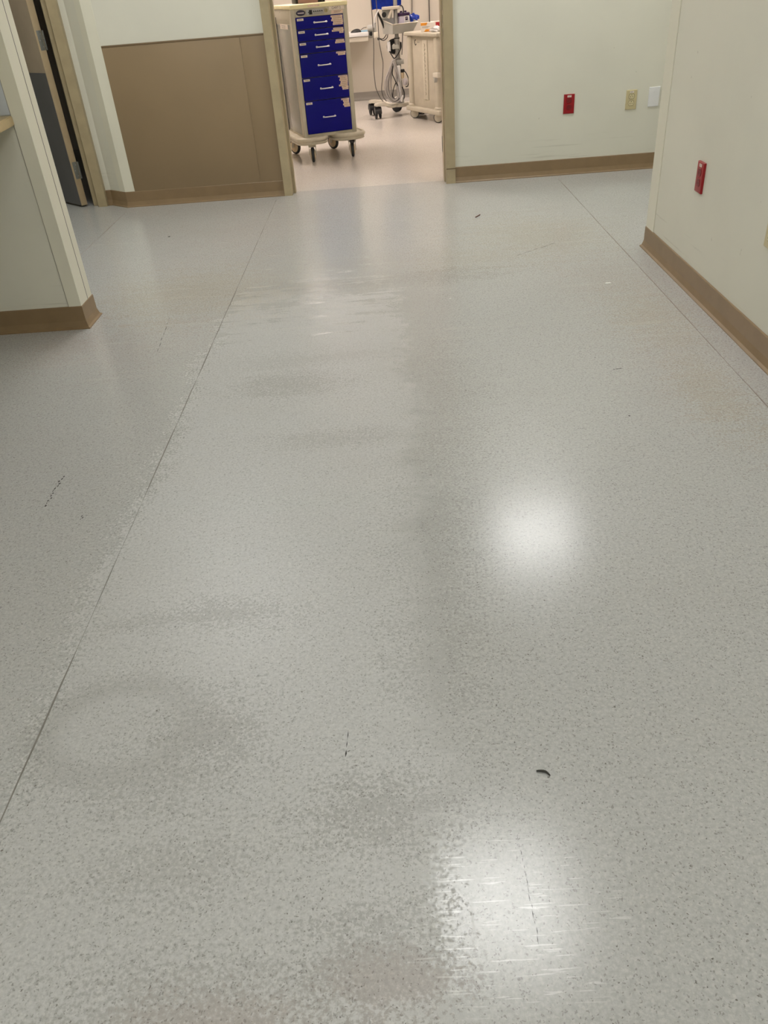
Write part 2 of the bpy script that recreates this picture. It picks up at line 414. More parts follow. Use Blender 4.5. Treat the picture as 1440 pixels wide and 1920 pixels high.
# far room and the dark room behind the left door
struct(B('wall_far', (-1.5, 2.4, 10.6, 10.75, 0, CEIL), 'wall_room'))
struct(B('wall_far_room_left', (-1.62, -1.5, YB2, 10.75, 0, CEIL), 'wall_room'))
struct(B('wall_far_room_right', (2.0, 2.15, YB2, 10.6, 0, CEIL), 'wall_room'))
struct(B('wall_store_left', (-3.45, -3.3, 6.0, 8.6, 0, CEIL), 'wall_room'))
struct(B('wall_store_back', (-3.45, -1.62, 8.5, 8.65, 0, CEIL), 'wall_room'))
# brown wainscot on the back wall: two sheets and a cap strip
PY = YB-.005
for a, b in ((-1.744, -.8684), (-.8678, -.706)):
    B('wall_panel', (a, b, PY, YB+.002, .085, .960), 'panel', wb, .0012)
B('panel_cap', (-1.744, -.706, PY-.003, YB+.002, .957, .967), 'cap', wb, .002)

# baseboards: cove profile swept along the wall, mitred
def baseboard(name, path, mat='base', h=.100, t=.006, toe=.020, caps=True):
    prof = [(0, 0), (toe, 0), (toe, .004), (toe*.62, .010), (t+.003, .022), (t, .034), (t, h-.003), (t-.002, h), (0, h)]
    P = [Vector((*p, 0)) for p in path]; k = len(P); rings = []
    bm = new()
    for i, p in enumerate(P):
        d0 = (P[i]-P[i-1]).normalized() if i else None
        d1 = (P[i+1]-P[i]).normalized() if i < k-1 else None
        n0 = Vector((d0.y, -d0.x, 0)) if d0 else None; n1 = Vector((d1.y, -d1.x, 0)) if d1 else None
        if n0 and n1:
            m = (n0+n1).normalized(); m = m/max(.25, m.dot(n0))
        else: m = n0 or n1
        rings.append([bm.verts.new(p+m*o+Vector((0, 0, z))) for o, z in prof])
    fs = []
    for a, b in zip(rings, rings[1:]):
        for j in range(len(prof)-1): fs.append(bm.faces.new((a[j], b[j], b[j+1], a[j+1])))
        fs.append(bm.faces.new((a[-1], b[-1], b[0], a[0])))
    fs += [bm.faces.new(rings[0]), bm.faces.new(rings[-1])]
    bmesh.ops.recalc_face_normals(bm, faces=fs)
    return struct(obj(name, bm, mat))
baseboard('baseboard_right', [(3.28, 3.98), (1.266, 3.98), (1.266, -3.98)])
baseboard('baseboard_back_right', [(.470, YB), (3.28, YB)])
baseboard('baseboard_back_left', [(-1.985, 5.86), (-1.945, 5.86), (-1.81, YB), (-.712, YB)])
baseboard('baseboard_left', [(-2.14, 3.38), (-1.38, 3.38), (-1.38, 3.53), (-3.28, 3.53)])
baseboard('baseboard_far', [(-1.48, 10.6), (1.98, 10.6)], 'base_grey', .088, .008, .03)
# joint in the right baseboard
# corner guards (trim)
def guard(name, quads, z0=.098, z1=2.5):
    bm = new()
    for q in quads: prism(bm, q, z0, z1)
    return struct(obj(name, bm, 'guard'))
g = .0035
guard('trim_1', [[(-1.432, 3.38), (-1.432, 3.38-g), (-1.38+g, 3.38-g), (-1.38+g, 3.468), (-1.38, 3.468), (-1.38, 3.38)]])
B('joint_and_shade_strip', (-1.4352, -1.4318, 3.3784, 3.381, .098, 2.5), 'wheelgrey', wl)  # grey strip paints the shadow line along the guard's left edge
B('end_strip', (-1.381, -1.3765, 3.4735, 3.528, .088, 2.5), 'guard', wl)
B('joint_and_shade_strip', (-1.381, -1.3767, 3.468, 3.4735, .088, 2.5), 'ink', wl)  # dark joint between guard and end strip
guard('trim_2', [[(1.266, 3.868), (1.266-g, 3.868), (1.266-g, 3.98+g), (1.33, 3.98+g), (1.33, 3.98), (1.266, 3.98)]])
# splayed corner guard on the back left wall
d = Vector((-.135, .11)).normalized(); nn = Vector((-d.y*-1, 0)); ns = Vector((-.632, -.775)); ns.normalize()
c0 = Vector((-1.81, YB)); e1 = c0+d*.062
m0 = Vector((-.33, -.94))*(g/.94)
guard('trim_3', [[(-1.744, YB), (-1.744, YB-g), (c0.x+m0.x, c0.y+m0.y), (e1.x+ns.x*g, e1.y+ns.y*g), (e1.x, e1.y), (c0.x, c0.y)]])

# door frames
def jamb(name, parent, pts, z1, mat='frame'):
    bm = new(); prism(bm, pts, 0, z1); return obj(name, bm, mat, parent)
FY = YB-.022
fr = struct(B('trim_4', (DX0, DX1, FY, YB2+.01, DH-.05, DH+.03), 'frame', None, .003))
# left jamb: face, return, stop
lj = [(-.712, FY), (-.660, FY), (-.657, FY+.003), (-.657, 5.80), (-.641, 5.80), (-.641, 5.86), (-.657, 5.86), (-.657, YB2+.012), (-.712, YB2+.012)]
jamb('door_jamb', fr, lj, DH)
rj = [(.470, FY), (.410, FY), (.407, FY+.003), (.407, 5.80), (.399, 5.80), (.399, 5.93), (.470, 5.93)]
j2 = jamb('door_jamb', fr, rj, DH)
B('jamb_hinge', (.396, .4005, 5.905, 5.931, .175, .275), 'hinge', j2, .001)
for z0, z1 in ((1.01, 1.06), (.94, .985), (.87, .915)):
    B('strike_slot', (.4062, .4072, 5.752, 5.760, z0, z1), 'black', j2)
B('jamb_repair_band', (.4075, .471, FY-.0012, FY, .092, .098), 'cap', j2)
fd = struct(B('trim_5', (LX0, -1.985, 5.82, 6.01, DH-.05, DH+.03), 'frame', None, .003))
jamb('door_jamb', fd, [(-1.983, 5.822), (-2.045, 5.822), (-2.050, 5.828), (-2.050, 5.864), (-2.064, 5.864), (-2.064, 5.870), (-2.090, 5.870), (-2.096, 5.875), (-2.096, 5.888), (-2.09, 5.892), (-2.05, 5.892), (-2.05, 6.01), (-1.983, 6.01)], DH)
jamb('door_jamb', fd, [(LX0, 5.822), (LX0+.06, 5.822), (LX0+.06, 6.01), (LX0, 6.01)], DH)
# left door, half open into the dark room; local x runs along the leaf, y across it
ang = math.radians(135)
dm = thing('door_1', '', '', (-2.140, 5.877, 0), ang)
for k in ('label', 'category'): del dm[k]
dm['kind'] = 'structure'
T = .0455
# leaf in local coords: edge at x=0, corridor face at y=+T (towards the camera)
B('door_leaf', (.0015, .90, .001, T-.001, .012, 2.06), 'door', dm, .001)
B('edge_band', (-.0006, .0015, 0, T, .012, 2.06), 'dooredge', dm, .0005)
B('kick_plate', (.004, .86, T-.001, T+.0012, .014, .838), 'kick', dm)
for z0 in (1.86, .964, .186):
    h = B('hinge', (-.0022, .0008, .004, T*.74, z0, z0+.110), 'hinge', dm, .0006)
    bm = new()
    for i in range(5):
        lathe(bm, [(0, z0+.022*i+.0008), (.0062, z0+.022*i+.0008), (.0062, z0+.022*i+.0212), (0, z0+.022*i+.0212)], 12, TR(-.006, -.004, 0))
    obj('hinge_knuckle', bm, 'hinge', h, True)
    bm = new()
    for i, zz in enumerate((.02, .055, .09)): lathe(bm, [(0, .0007), (.0035, .0005), (.0035, 0)], 10, TR(-.0022, .012+.012*(i % 2), z0+zz) @ RY(-math.pi/2))
    obj('hinge_screw', bm, 'steel', h)

# ------------------------------------------------------------------ counter on the left
ct = thing('counter', 'tan laminate counter edge jutting from the left wall end, out of frame', 'counter', (-1.8, 2.3, .825))
bm = new(); prism(bm, [(-.347, 1.079), (.370, 1.079), (.395, .85), (.40, .6), (.40, -.9), (.33, -1.05), (-.347, -1.10)], 0, .034)
bmesh.ops.bevel(bm, geom=[e for e in bm.edges], offset=.003, segments=2, affect='EDGES')
obj('worktop', bm, 'counter', ct, True)
for yy in (.2, -.7):
    bm = new(); prism(bm, [(-.347, 0), (-.02, 0), (-.02, -.02), (-.31, -.30), (-.347, -.30)], yy, yy+.03, 'y'); obj('bracket', bm, 'hinge', ct)
B('backsplash', (-2.14, -1.435, 3.377, 3.381, .862, 1.25), 'splash', wl, .001)

# ------------------------------------------------------------------ outlets
def on_wall(p, normal):
    """matrix axes: x right, y into the wall, z up"""
    return math.atan2(normal[0], -normal[1])
def outlet(name, label, cat, loc, rz, mplate, msock, blank=False, sticker=True, deep=.007):
    t = thing(name, label, cat, loc, rz)
    bm = new(); box(bm, -.035, .035, -deep, .001, -.0575, .0575)
    fr_ = [e for e in bm.edges if all(v.co.y < -deep+.0001 for v in e.verts)]
    bmesh.ops.bevel(bm, geom=fr_, offset=.0042, segments=3, affect='EDGES', profile=.6)
    obj('cover_plate', bm, mplate, t, True)
    if blank:
        for z in (.030, -.030):
            bm = new(); lathe(bm, [(0, .0012), (.003, .0010), (.0036, 0)], 12, TR(0, -deep, z) @ RX(math.pi/2)); obj('screw', bm, mplate, t, True)
        return t
    for z in (.0195, -.0195):
        bm = new()
        pts = []
        for i in range(28):
            a = 2*math.pi*i/28; pts.append((.0172*math.cos(a), max(-.0138, min(.0138, .0172*math.sin(a)))+z))
        prism(bm, pts, -deep-.0016, -deep+.0005, 'y')
        s = obj('receptacle', bm, msock, t)
        bm = new()
        for x, hh in ((-.0064, .0045), (.0064, .0036)): box(bm, x-.0012, x+.0012, -deep-.0019, -deep-.0010, z-.002-hh, z-.002+hh)
        lathe(bm, [(0, .0004), (.0024, .0004), (.0024, 0)], 10, TR(0, -deep-.0015, z+.0085) @ RX(math.pi/2))
        obj('socket_slots', bm, 'black' if mplate != 'red' else 'ink', s)
        bm = new(); tube(bm, [(x, -deep-.0002, zz) for x, zz in [(p[0]*1.07, z+(p[1]-z)*1.07) for p in pts]], .0007, 5, True)
        obj('receptacle_rim', bm, 'ink' if mplate == 'ivory' else 'reddark', s)
    bm = new(); lathe(bm, [(0, .0012), (.0025, .0010), (.003, 0)], 10, TR(0, -deep, 0) @ RX(math.pi/2)); obj('screw', bm, mplate, t, True)
    if sticker:
        l = B('label_sticker', (-.013, .013, -deep-.0006, -deep+.0003, .0395, .0510), 'sticker', t, label='small white label')
        bm = new()
        for i in range(2): box(bm, -.009, .008-.004*i, -deep-.0009, -deep-.0005, .0468-.0045*i, .0482-.0045*i)
        obj('label_print', bm, 'wheelgrey', l)
    return t
outlet('power_outlet', 'red duplex power outlet on the back wall right of the doorway', 'outlet', (1.222, YB, .434), 0, 'red', 'reddark')
outlet('power_outlet', 'ivory duplex power outlet on the back wall between red outlet and white plate', 'outlet', (1.628, YB, .431), 0, 'ivory', 'ivory_lt')
outlet('blank_wall_plate', 'white blank wall plate on the back wall nearest the corner', 'wall plate', (1.775, YB, .438), 0, 'white', 'white', True)
outlet('power_outlet', 'red duplex power outlet on the near right wall above the brown baseboard', 'outlet', (1.266, 3.361, .449), -math.pi/2, 'red', 'reddark', deep=.010)
outlet('power_outlet', 'ivory wall plate cut by the right edge of the photo', 'outlet', (1.266, 2.660, .420), -math.pi/2, 'ivory', 'ivory_lt', sticker=False)

# ------------------------------------------------------------------ blue drawer cart
a19 = math.radians(19); U = Vector((math.cos(a19), math.sin(a19), 0)); V = Vector((-math.sin(a19), math.cos(a19), 0))
o0 = Vector((-.635, 6.86, 0))+U*.22+V*.265
cart = thing('medical_cart', 'tall beige medical cart with six blue drawers and a pale yellow top in the doorway', 'cart', o0, a19)
CF = -.265
def text(name, body, size, mat, parent, loc, align='CENTER', depth=.0003):
    cu = bpy.data.curves.new(name, 'FONT'); cu.body = body; cu.size = size; cu.extrude = depth; cu.align_x = align; cu.align_y = 'CENTER'; cu.resolution_u = 2
    t = bpy.data.objects.new(name, cu); C.objects.link(t); bpy.context.view_layer.update()
    me = bpy.data.meshes.new_from_object(t.evaluated_get(bpy.context.evaluated_depsgraph_get()))
    bpy.data.objects.remove(t); me.name = name
    me.materials.clear(); me.materials.append(MT[mat])
    o = bpy.data.objects.new(name, me); C.objects.link(o); o.parent = parent; o.location = loc; o.rotation_euler = (math.pi/2, 0, 0)
    return o
# body: carcass with a front frame (u .033-.403, z .207-1.0 open)
u2x = lambda u: u-.22
bm = new()
box(bm, -.22, -.187, CF, CF+.03, .185, 1.052, .004); box(bm, .183, .22, CF, CF+.03, .185, 1.052, .004)
box(bm, -.187, .183, CF+.0005, CF+.03, 1.0, 1.052); box(bm, -.187, .183, CF+.0005, CF+.03, .185, .207)
box(bm, -.218, .218, CF+.02, .263, .185, 1.052, .004)
obj('cart_body', bm, 'cart', cart, True)
for sx in (-1, 1):
    bm = new(); x0, x1 = sorted((sx*.2165, sx*.2192)); box(bm, x0, x1, CF+.07, .245, .20, .955, .001); sp = obj('side_panel', bm, 'cartside', cart, True)
    bm = new(); box(bm, x0, x1, CF+.07, .245, .96, 1.045, .001); obj('side_panel', bm, 'cart', cart, True)
    bm = new()
    for yy in (-.10, .08):
        for zz in (1.035, .985): lathe(bm, [(0, .0012), (.0035, .0010), (.004, 0)], 8, TR(sx*.2192, yy, zz) @ RY(sx*math.pi/2))
    obj('rivet', bm, 'steel', cart)
B('back_edge', (-.2212, -.2180, .236, .262, .19, 1.0), 'rubber', cart)
sl = B('side_label', (-.2202, -.2190, -.13, .12, .925, .957), 'sticker', cart)
for k in range(2): B('side_label_print', (-.2206, -.2200, -.06, .07, .944-.012*k, .948-.012*k), 'wheelgrey', sl)
B('cart_top', (-.224, .224, CF-.006, .272, 1.052, 1.079), 'carttop', cart, .006, seg=3)
B('top_label', (-.085, .005, CF-.0068, CF-.0058, 1.060, 1.071), 'stick_tan', cart)
ZD = [1.0, .920, .843, .763, .602, .442, .207]
HZ = [.960, .880, .801, .681, .522, .322]
LAB = [[(-.096, .01), (-.088, .0), (-.094, 0), (-.080, 0), (-.084, 0)], [(-.084, 0), (-.096, 0), (-.038, 0)], [(-.072, 0), (-.078, 0)], [(-.078, 0), (-.064, 0)],
       [(-.078, 0), (-.066, 0), (-.070, 0), (-.062, 0), (-.066, 0), (-.078, 0), (-.056, 0), (-.052, 0)], [(-.070, 0), (-.056, 0), (-.052, 0), (-.058, 0), (-.050, 0)]]
for i in range(6):
    z1, z0 = ZD[i]-.0022, ZD[i+1]+.0022
    d_ = B('drawer', (-.1855, .1815, CF-.006, CF+.01, z0, z1), 'blue', cart, .0035, seg=2)
    h_ = bm = new()
    p = [(-.0465, CF-.004, HZ[i]), (-.0465, CF-.026, HZ[i]), (-.040, CF-.032, HZ[i]), (.040, CF-.032, HZ[i]), (.0465, CF-.026, HZ[i]), (.0465, CF-.004, HZ[i])]
    tube(bm, p, .0044, 8)
    for x in (-.0465, .0465): lathe(bm, [(.0075, 0), (.0075, .003), (.004, .004)], 10, TR(x, CF-.006, HZ[i]) @ RX(math.pi/2))
    obj('drawer_handle', bm, 'chrome', d_, True)
    tl = B('drawer_number_label', (-.178, -.128, CF-.0072, CF-.0058, z1-.021, z1-.006), 'sticker', d_)
    bm = new(); 
    for k in range(len(LAB[i])):
        zt = z1-.004-.0125*k
        box(bm, .180+LAB[i][k][0], .1790-random.uniform(0, .006), CF-.0074-.0002*(k % 2), CF-.0058, zt-.0118, zt)
    obj('contents_label', bm, 'stick_tan', d_)
    bm = new()
    for k in range(len(LAB[i])):
        zt = z1-.004-.0125*k-.0045
        box(bm, .180+LAB[i][k][0]+.006, .170-random.uniform(0, .012), CF-.0080, CF-.0058, zt-.0024, zt)
    for k in range(1): box(bm, -.170, -.138, CF-.0078, CF-.006, z1-.0155, z1-.0125)
    obj('label_print', bm, 'cap', d_)
# lock row
bm = new(); lathe(bm, [(0, .003), (.033, .003), (.036, .0015), (.036, 0)], 28, TR(-.142, CF, 1.026) @ RX(math.pi/2) @ Matrix.Diagonal((1, .52, 1, 1)))
em = obj('maker_emblem', bm, 'emblem', cart, True)
bm = new(); box(bm, -.166, -.118, CF-.0036, CF-.0028, 1.022, 1.0285); obj('emblem_band', bm, 'emblem_lt', em)
kp = B('keypad_lock', (-.101, .034, CF-.005, CF+.001, 1.0085, 1.0425), 'silver', cart, .002)
B('keypad_display', (-.079, -.055, CF-.0062, CF-.0045, 1.012, 1.040), 'black', kp, .001)
bm = new()
for k in range(5): lathe(bm, [(0, .002), (.0045, .002), (.005, 0)], 12, TR(-.041+.0155*k, CF-.0048, 1.029) @ RX(math.pi/2))
box(bm, -.086, -.081, CF-.006, CF-.0045, 1.022, 1.03)
obj('keypad_buttons', bm, 'black', kp)
bm = new(); box(bm, -.041, .022, CF-.0058, CF-.0045, 1.0155, 1.018); obj('keypad_print', bm, 'wheelgrey', kp)
bm = new(); lathe(bm, [(0, .004), (.005, .005), (.010, .004), (.0125, .002), (.0125, 0)], 20, TR(.055, CF, 1.029) @ RX(math.pi/2)); kl = obj('key_lock', bm, 'brass', cart, True)
B('keyhole', (.0543, .0557, CF-.0058, CF-.0038, 1.025, 1.033), 'black', kl)
nl = B('name_label', (.078, .196, CF-.0014, CF+.0002, 1.0285, 1.051), 'sticker', cart)
text('name_text', 'CART 2', .0215, 'ink', nl, (.134, CF-.0015, 1.040))
n2 = B('notice_label', (.092, .184, CF-.0012, CF+.0002, 1.003, 1.026), 'stick_tan', cart)
bm = new()
for k in range(2): box(bm, .112, .170-.01*k, CF-.0016, CF-.001, 1.018-.007*k, 1.0205-.007*k)
obj('notice_print', bm, 'cap', n2)
# bumper base, two front lobes with a notch between
half = [(.028, -.17), (.034, -.235), (.052, -.285), (.085, -.316), (.150, -.326), (.215, -.322), (.258, -.300), (.276, -.258), (.278, -.15), (.278, .18), (.270, .26), (.235, .297), (.16, .305), (0, .300)]
hp = [p.to_2d() for p in smooth_path([(x, y, 0) for x, y in half], 5)]
outl = [(p.x, p.y) for p in hp] + [(-p.x, p.y) for p in hp[-2::-1]]
bm = new(); prism(bm, outl, .150, .186)
obj('bumper_base', bm, 'bumper', cart)
bm = new(); tube(bm, [(x*.985, y*.985, .176) for x, y in outl], .0175, 10)
obj('bumper_rim', bm, 'bumper', cart, True)
bm = new(); tube(bm, [(x*.975, y*.975, .150) for x, y in outl], .013, 8)
obj('bumper_rim', bm, 'bumper', cart, True)
def caster(parent, x, y, rz, r=.060, wtyre=.024, mats=('cart', 'tyre', 'hub'), ztop=.150, disc=True, brake=False, trail=.022, name='caster', cheeks=True):
    """twin-cheek caster; at rz=0 the wheel rolls along y, its axle along x"""
    bm = new()
    lathe(bm, [(0, ztop), (.020, ztop), (.020, ztop-.012), (.014, ztop-.016), (.014, r*2+.004), (0, r*2+.004)], 14)
    wf = wtyre/2+.004
    wf += .009
    for s in (-1, 1):
        x0, x1 = sorted((s*wf, s*(wf+.004)))
        prism(bm, [(-.016, r*2+.010), (.016, r*2+.010), (trail+.012, r), (trail+.004, r-.012), (trail-.012, r-.006)], x0, x1, 'x')
    box(bm, -wf-.006, wf+.006, -.022, .022, r*2-.004, r*2+.014, .004)
    if not cheeks:
        bm.free(); bm = new(); lathe(bm, [(0, ztop), (.020, ztop), (.020, ztop-.012), (.012, ztop-.016), (.012, r*1.5), (0, r*1.5)], 12); box(bm, -.014, .014, -.030, .030, r*1.55, r*2.0, .006)
    R = TR(x, y, 0) @ RZ(rz)
    bmesh.ops.transform(bm, matrix=R, verts=bm.verts)
    c = obj(name, bm, mats[0], parent, True)
    A = R @ TR(0, trail, r) @ RY(math.pi/2)
    bm = new(); h = wtyre/2
    lathe(bm, [(r*.70, -h), (r*.90, -h), (r, -h*.5), (r, h*.5), (r*.90, h), (r*.70, h), (r*.70, -h)], 32, A)
    obj('tyre', bm, mats[1], c, True)
    bm = new(); k_ = .009 if cheeks else .003; q_ = .74 if cheeks else .86
    lathe(bm, [(0, -h-k_), (r*.40, -h-k_), (r*.62, -h-k_*.6), (r*q_, -h-.001), (r*q_, h+.001), (r*.62, h+k_*.6), (r*.40, h+k_), (0, h+k_)], 28, A)
    obj('wheel_disc', bm, mats[2], c, True)
    if brake:
        bm = new(); box(bm, -.020, .020, -.062, -.020, r*2-.004, r*2+.012, .004)
        bmesh.ops.transform(bm, matrix=R, verts=bm.verts); obj('brake_pedal', bm, 'rubber', c, True)
    return c
caster(cart, -.166, -.265, math.radians(-14))
caster(cart, .172, -.262, math.radians(-16), brake=True)
caster(cart, -.180, .205, math.radians(28))
caster(cart, .160, .205, math.radians(28))

# things on top of the cart, only their lowest edge is in frame
pk = thing('storage_box', 'dusty pink box between dark ends on the pale yellow cart top', 'box', o0+U*.0+V*.10+Vector((0, 0, 1.079)), a19)
B('box_body', (-.075, .085, -.06, .06, 0, .16), 'pinkish', pk, .003)
B('box_end', (-.094, -.075, -.062, .062, 0, .165), 'black', pk, .003)
B('box_end', (.085, .140, -.062, .062, 0, .165), 'black', pk, .003)

# ------------------------------------------------------------------ wall tray with mouse
tr = thing('wall_desk', 'white wall desk with a shallow drawer behind the blue cart', 'desk', (-.50, 10.2, .0))
B('desk_top', (-.36, .395, 0, .395, .676, .716), 'white', tr, .004)
B('desk_drawer', (-.355, .390, .012, .39, .628, .673), 'standw', tr, .004)
ar = B('desk_bracket', (.395, .44, .10, .16, .650, .735), 'standg', tr, .006)
bm = new(); lathe(bm, [(0, -.03), (.028, -.03), (.032, -.024), (.032, .024), (.028, .03), (0, .03)], 20, TR(.418, .10, .745) @ RY(math.pi/2)); obj('pivot', bm, 'standg', ar, True)
bm = new(); lathe(bm, [(0, 0), (.019, 0), (.019, .018), (0, .018)], 18, TR(.424, .099, .690) @ RX(math.pi/2)); obj('pivot_hole', bm, 'black', ar, True)
B('arm_clamp', (.44, .500, .06, .14, .648, .705), 'standw', tr, .006)
bm = new(); box(bm, .455, .485, .10, .16, .70, .80, .01); lathe(bm, [(0, 0), (.018, 0), (.018, .015), (0, .015)], 16, TR(.47, .10, .785) @ RX(math.pi/2)); up = obj('arm_post', bm, 'standg', tr, True)
bm = new(); lathe(bm, [(0, .002), (.009, .002), (.009, 0)], 14, TR(.47, .084, .785) @ RX(math.pi/2)); obj('post_hole', bm, 'black', up)
bm = new(); lathe(bm, [(0, -.014), (.012, -.012), (.014, 0), (.012, .012), (0, .014)], 14, TR(.505, .06, .638)); obj('clamp_knob', bm, 'black', tr, True)
B('wall_arm', (.40, .44, .14, .40, .66, .70), 'standg', tr, .004)
bm = new()
vs = bmesh.ops.create_uvsphere(bm, u_segments=20, v_segments=12, radius=1)['verts']
for v in vs:
    v.co = Vector((v.co.x*.060, v.co.y*.036, max(0, v.co.z)*.034*(1+.2*v.co.x)))
ms = obj('computer_mouse', bm, 'black', None, True, (-.742+.50, 10.262, .7165)); tag(ms, 'black computer mouse on the white wall desk', 'mouse')
bm = new(); tube(bm, smooth_path([(.055, .0, .02), (.085, .01, .036), (.12, .03, .040)], 5), .003, 6); obj('mouse_cord', bm, 'black', ms, True)
ms.location.x = -.243
tag(B('paper_slip', (-.195, -.115, 10.27, 10.40, .7165, .728), 'paperblue', None, .001), 'light blue booklet beside the black mouse on the wall desk', 'booklet')

# ------------------------------------------------------------------ vital signs stand
HX, HY = .195, 9.13
vs_ = thing('medical_stand', 'rolling vital signs stand with basket, coiled grey hoses and black casters', 'medical stand', (HX, HY, 0))
L = lambda x, y, z: (x-HX, y-HY, z)
def cast(parent, x, y, rz): # small black twin-wheel caster
    R = TR(x, y, 0) @ RZ(rz)
    bm = new(); lathe(bm, [(0, .128), (.010, .128), (.010, .09), (0, .09)], 10)
    pts = [(.053*math.cos(t)+.012, .052+.060*math.sin(t)) for t in [math.pi*i/10 for i in range(11)]]
    prism(bm, pts, -.034, .034, 'x'); bmesh.ops.transform(bm, matrix=R, verts=bm.verts)
    c = obj('caster', bm, 'black', parent, True)
    for s in (-1, 1):
        bm = new(); lathe(bm, [(0, -.012), (.036, -.012), (.046, -.009), (.050, 0), (.046, .009), (.036, .012), (0, .012)], 24, R @ TR(s*.020, .012, .050) @ RY(math.pi/2))
        obj('wheel', bm, 'rubber', c, True)
hubang = [96, 154, 212, 350, 35]
bm = new()
prism(bm, [(.085*math.cos(t), .085*math.sin(t)) for t in [2*math.pi*i/20 for i in range(20)]], .085, .118)
bmesh.ops.bevel(bm, geom=[e for e in bm.edges if abs(e.verts[0].co.z-e.verts[1].co.z) < 1e-5], offset=.008, segments=2, affect='EDGES')
obj('base_hub', bm, 'standw', vs_, True)
lens = [.27, .335, .285, .22, .27]
for a_, ln in zip(hubang, lens):
    A = RZ(math.radians(a_)); bm = new()
    sec = [(.05, .038, .088, .114), (.14, .036, .086, .114), (.20, .034, .112, .142), (ln-.02, .033, .118, .148), (ln+.025, .028, .118, .146), (ln+.034, .018, .120, .142)]
    rings = []
    for x, hw, z0, z1 in sec:
        rings.append([bm.verts.new(q) for q in ((x, -hw, z0), (x, hw, z0), (x, hw*.85, z1), (x, -hw*.85, z1))])
    for p, q in zip(rings, rings[1:]):
        for i in range(4): bm.faces.new((p[i], p[(i+1) % 4], q[(i+1) % 4], q[i]))
    bm.faces.new(rings[0]); bm.faces.new(rings[-1])
    bmesh.ops.recalc_face_normals(bm, faces=bm.faces)
    bmesh.ops.bevel(bm, geom=list(bm.edges), offset=.005, segments=2, affect='EDGES')
    bmesh.ops.transform(bm, matrix=A, verts=bm.verts)
    obj('base_leg', bm, 'standw', vs_, True)
    cast(vs_, ln*math.cos(math.radians(a_)), ln*math.sin(math.radians(a_)), math.radians({96: 60, 154: 12, 212: 8, 350: 30, 35: 40}[a_]))
bm = new()
lathe(bm, [(0, .11), (.045, .11), (.045, .14), (.030, .15), (.030, .49), (.036, .49), (.036, .515), (.026, .52), (.026, .70), (.020, .71), (.020, 1.45), (0, 1.45)], 20, TR(L(.186, 0, 0)[0], 0, 0))
obj('pole', bm, 'steel', vs_, True)
bm = new(); lathe(bm, [(.0275, .690), (.029, .690), (.029, .698), (.0275, .698)], 18, TR(L(.186, 0, 0)[0], 0, 0)); obj('pole_band', bm, 'black', vs_, True)
B('pole_collar', (L(.14, 0, 0)[0], L(.245, 0, 0)[0], -.045, .04, .468, .505), 'standg', vs_, .006)
# scoop basket, yawed, open top
bk = RZ(math.radians(14))
def wallbox(bm, P, th):   # slab from 4 corner points, thickness inward
    P = [Vector(p) for p in P]; n = (P[1]-P[0]).cross(P[3]-P[0]).normalized()*th
    a = [bm.verts.new(p) for p in P]; b = [bm.verts.new(p+n) for p in P]
    fs = [bm.faces.new(a), bm.faces.new(b)]+[bm.faces.new((a[i], a[(i+1) % 4], b[(i+1) % 4], b[i])) for i in range(4)]
    bmesh.ops.recalc_face_normals(bm, faces=fs)
bm = new()
W, D = .285, .24; zb, zf, zk = .735, .815, .862; ins = .022; mid_ = .055
tops = [(0, 0, zf), (W, 0, zf+.004), (W, D, zk), (0, D, zk)]
bots = [(ins*.3, ins, zb), (W-ins*2.4, ins, zb), (W-ins*2.4, D-ins, zb), (ins*.3, D-ins, zb)]
for i in range(4):
    j = (i+1) % 4; wallbox(bm, [bots[i], bots[j], tops[j], tops[i]], -.004)
wallbox(bm, [bots[0], bots[3], bots[2], bots[1]], -.004)
bmesh.ops.transform(bm, matrix=TR(*L(.150, 8.985, 0)) @ RZ(math.radians(28)), verts=bm.verts)
bsk = obj('basket', bm, 'standg', vs_)
bm = new(); tube(bm, [Vector(p) for p in tops], .006, 8, True); bmesh.ops.transform(bm, matrix=TR(*L(.150, 8.985, 0)) @ RZ(math.radians(28)), verts=bm.verts)
obj('basket_rim', bm, 'standw', bsk, True)
# clamp head above the basket
hd = B('monitor_mount', (L(.052, 0, 0)[0], L(.232, 0, 0)[0], -.055, .045, .938, .965), 'standw', vs_, .008)
B('mount_block', (L(.050, 0, 0)[0], L(.150, 0, 0)[0], -.02, .05, .865, .938), 'standg', hd, .008)
bm = new(); lathe(bm, [(0, .010), (.020, .010), (.023, .006), (.023, 0)], 20, TR(*L(.072, 9.108, .900)) @ RX(math.pi/2)); obj('mount_port', bm, 'black', hd, True)
bm = new(); tube(bm, [L(.115, 9.10, .868), L(.150, 9.09, .935)], .013, 8); obj('mount_strut', bm, 'standw', hd, True)
bm = new(); tube(bm, smooth_path([L(.215, 9.10, .955), L(.245, 9.08, .965), L(.262, 9.07, .935), L(.258, 9.07, .90)], 6), .006, 6); obj('cuff_hose', bm, 'black', vs_, True)
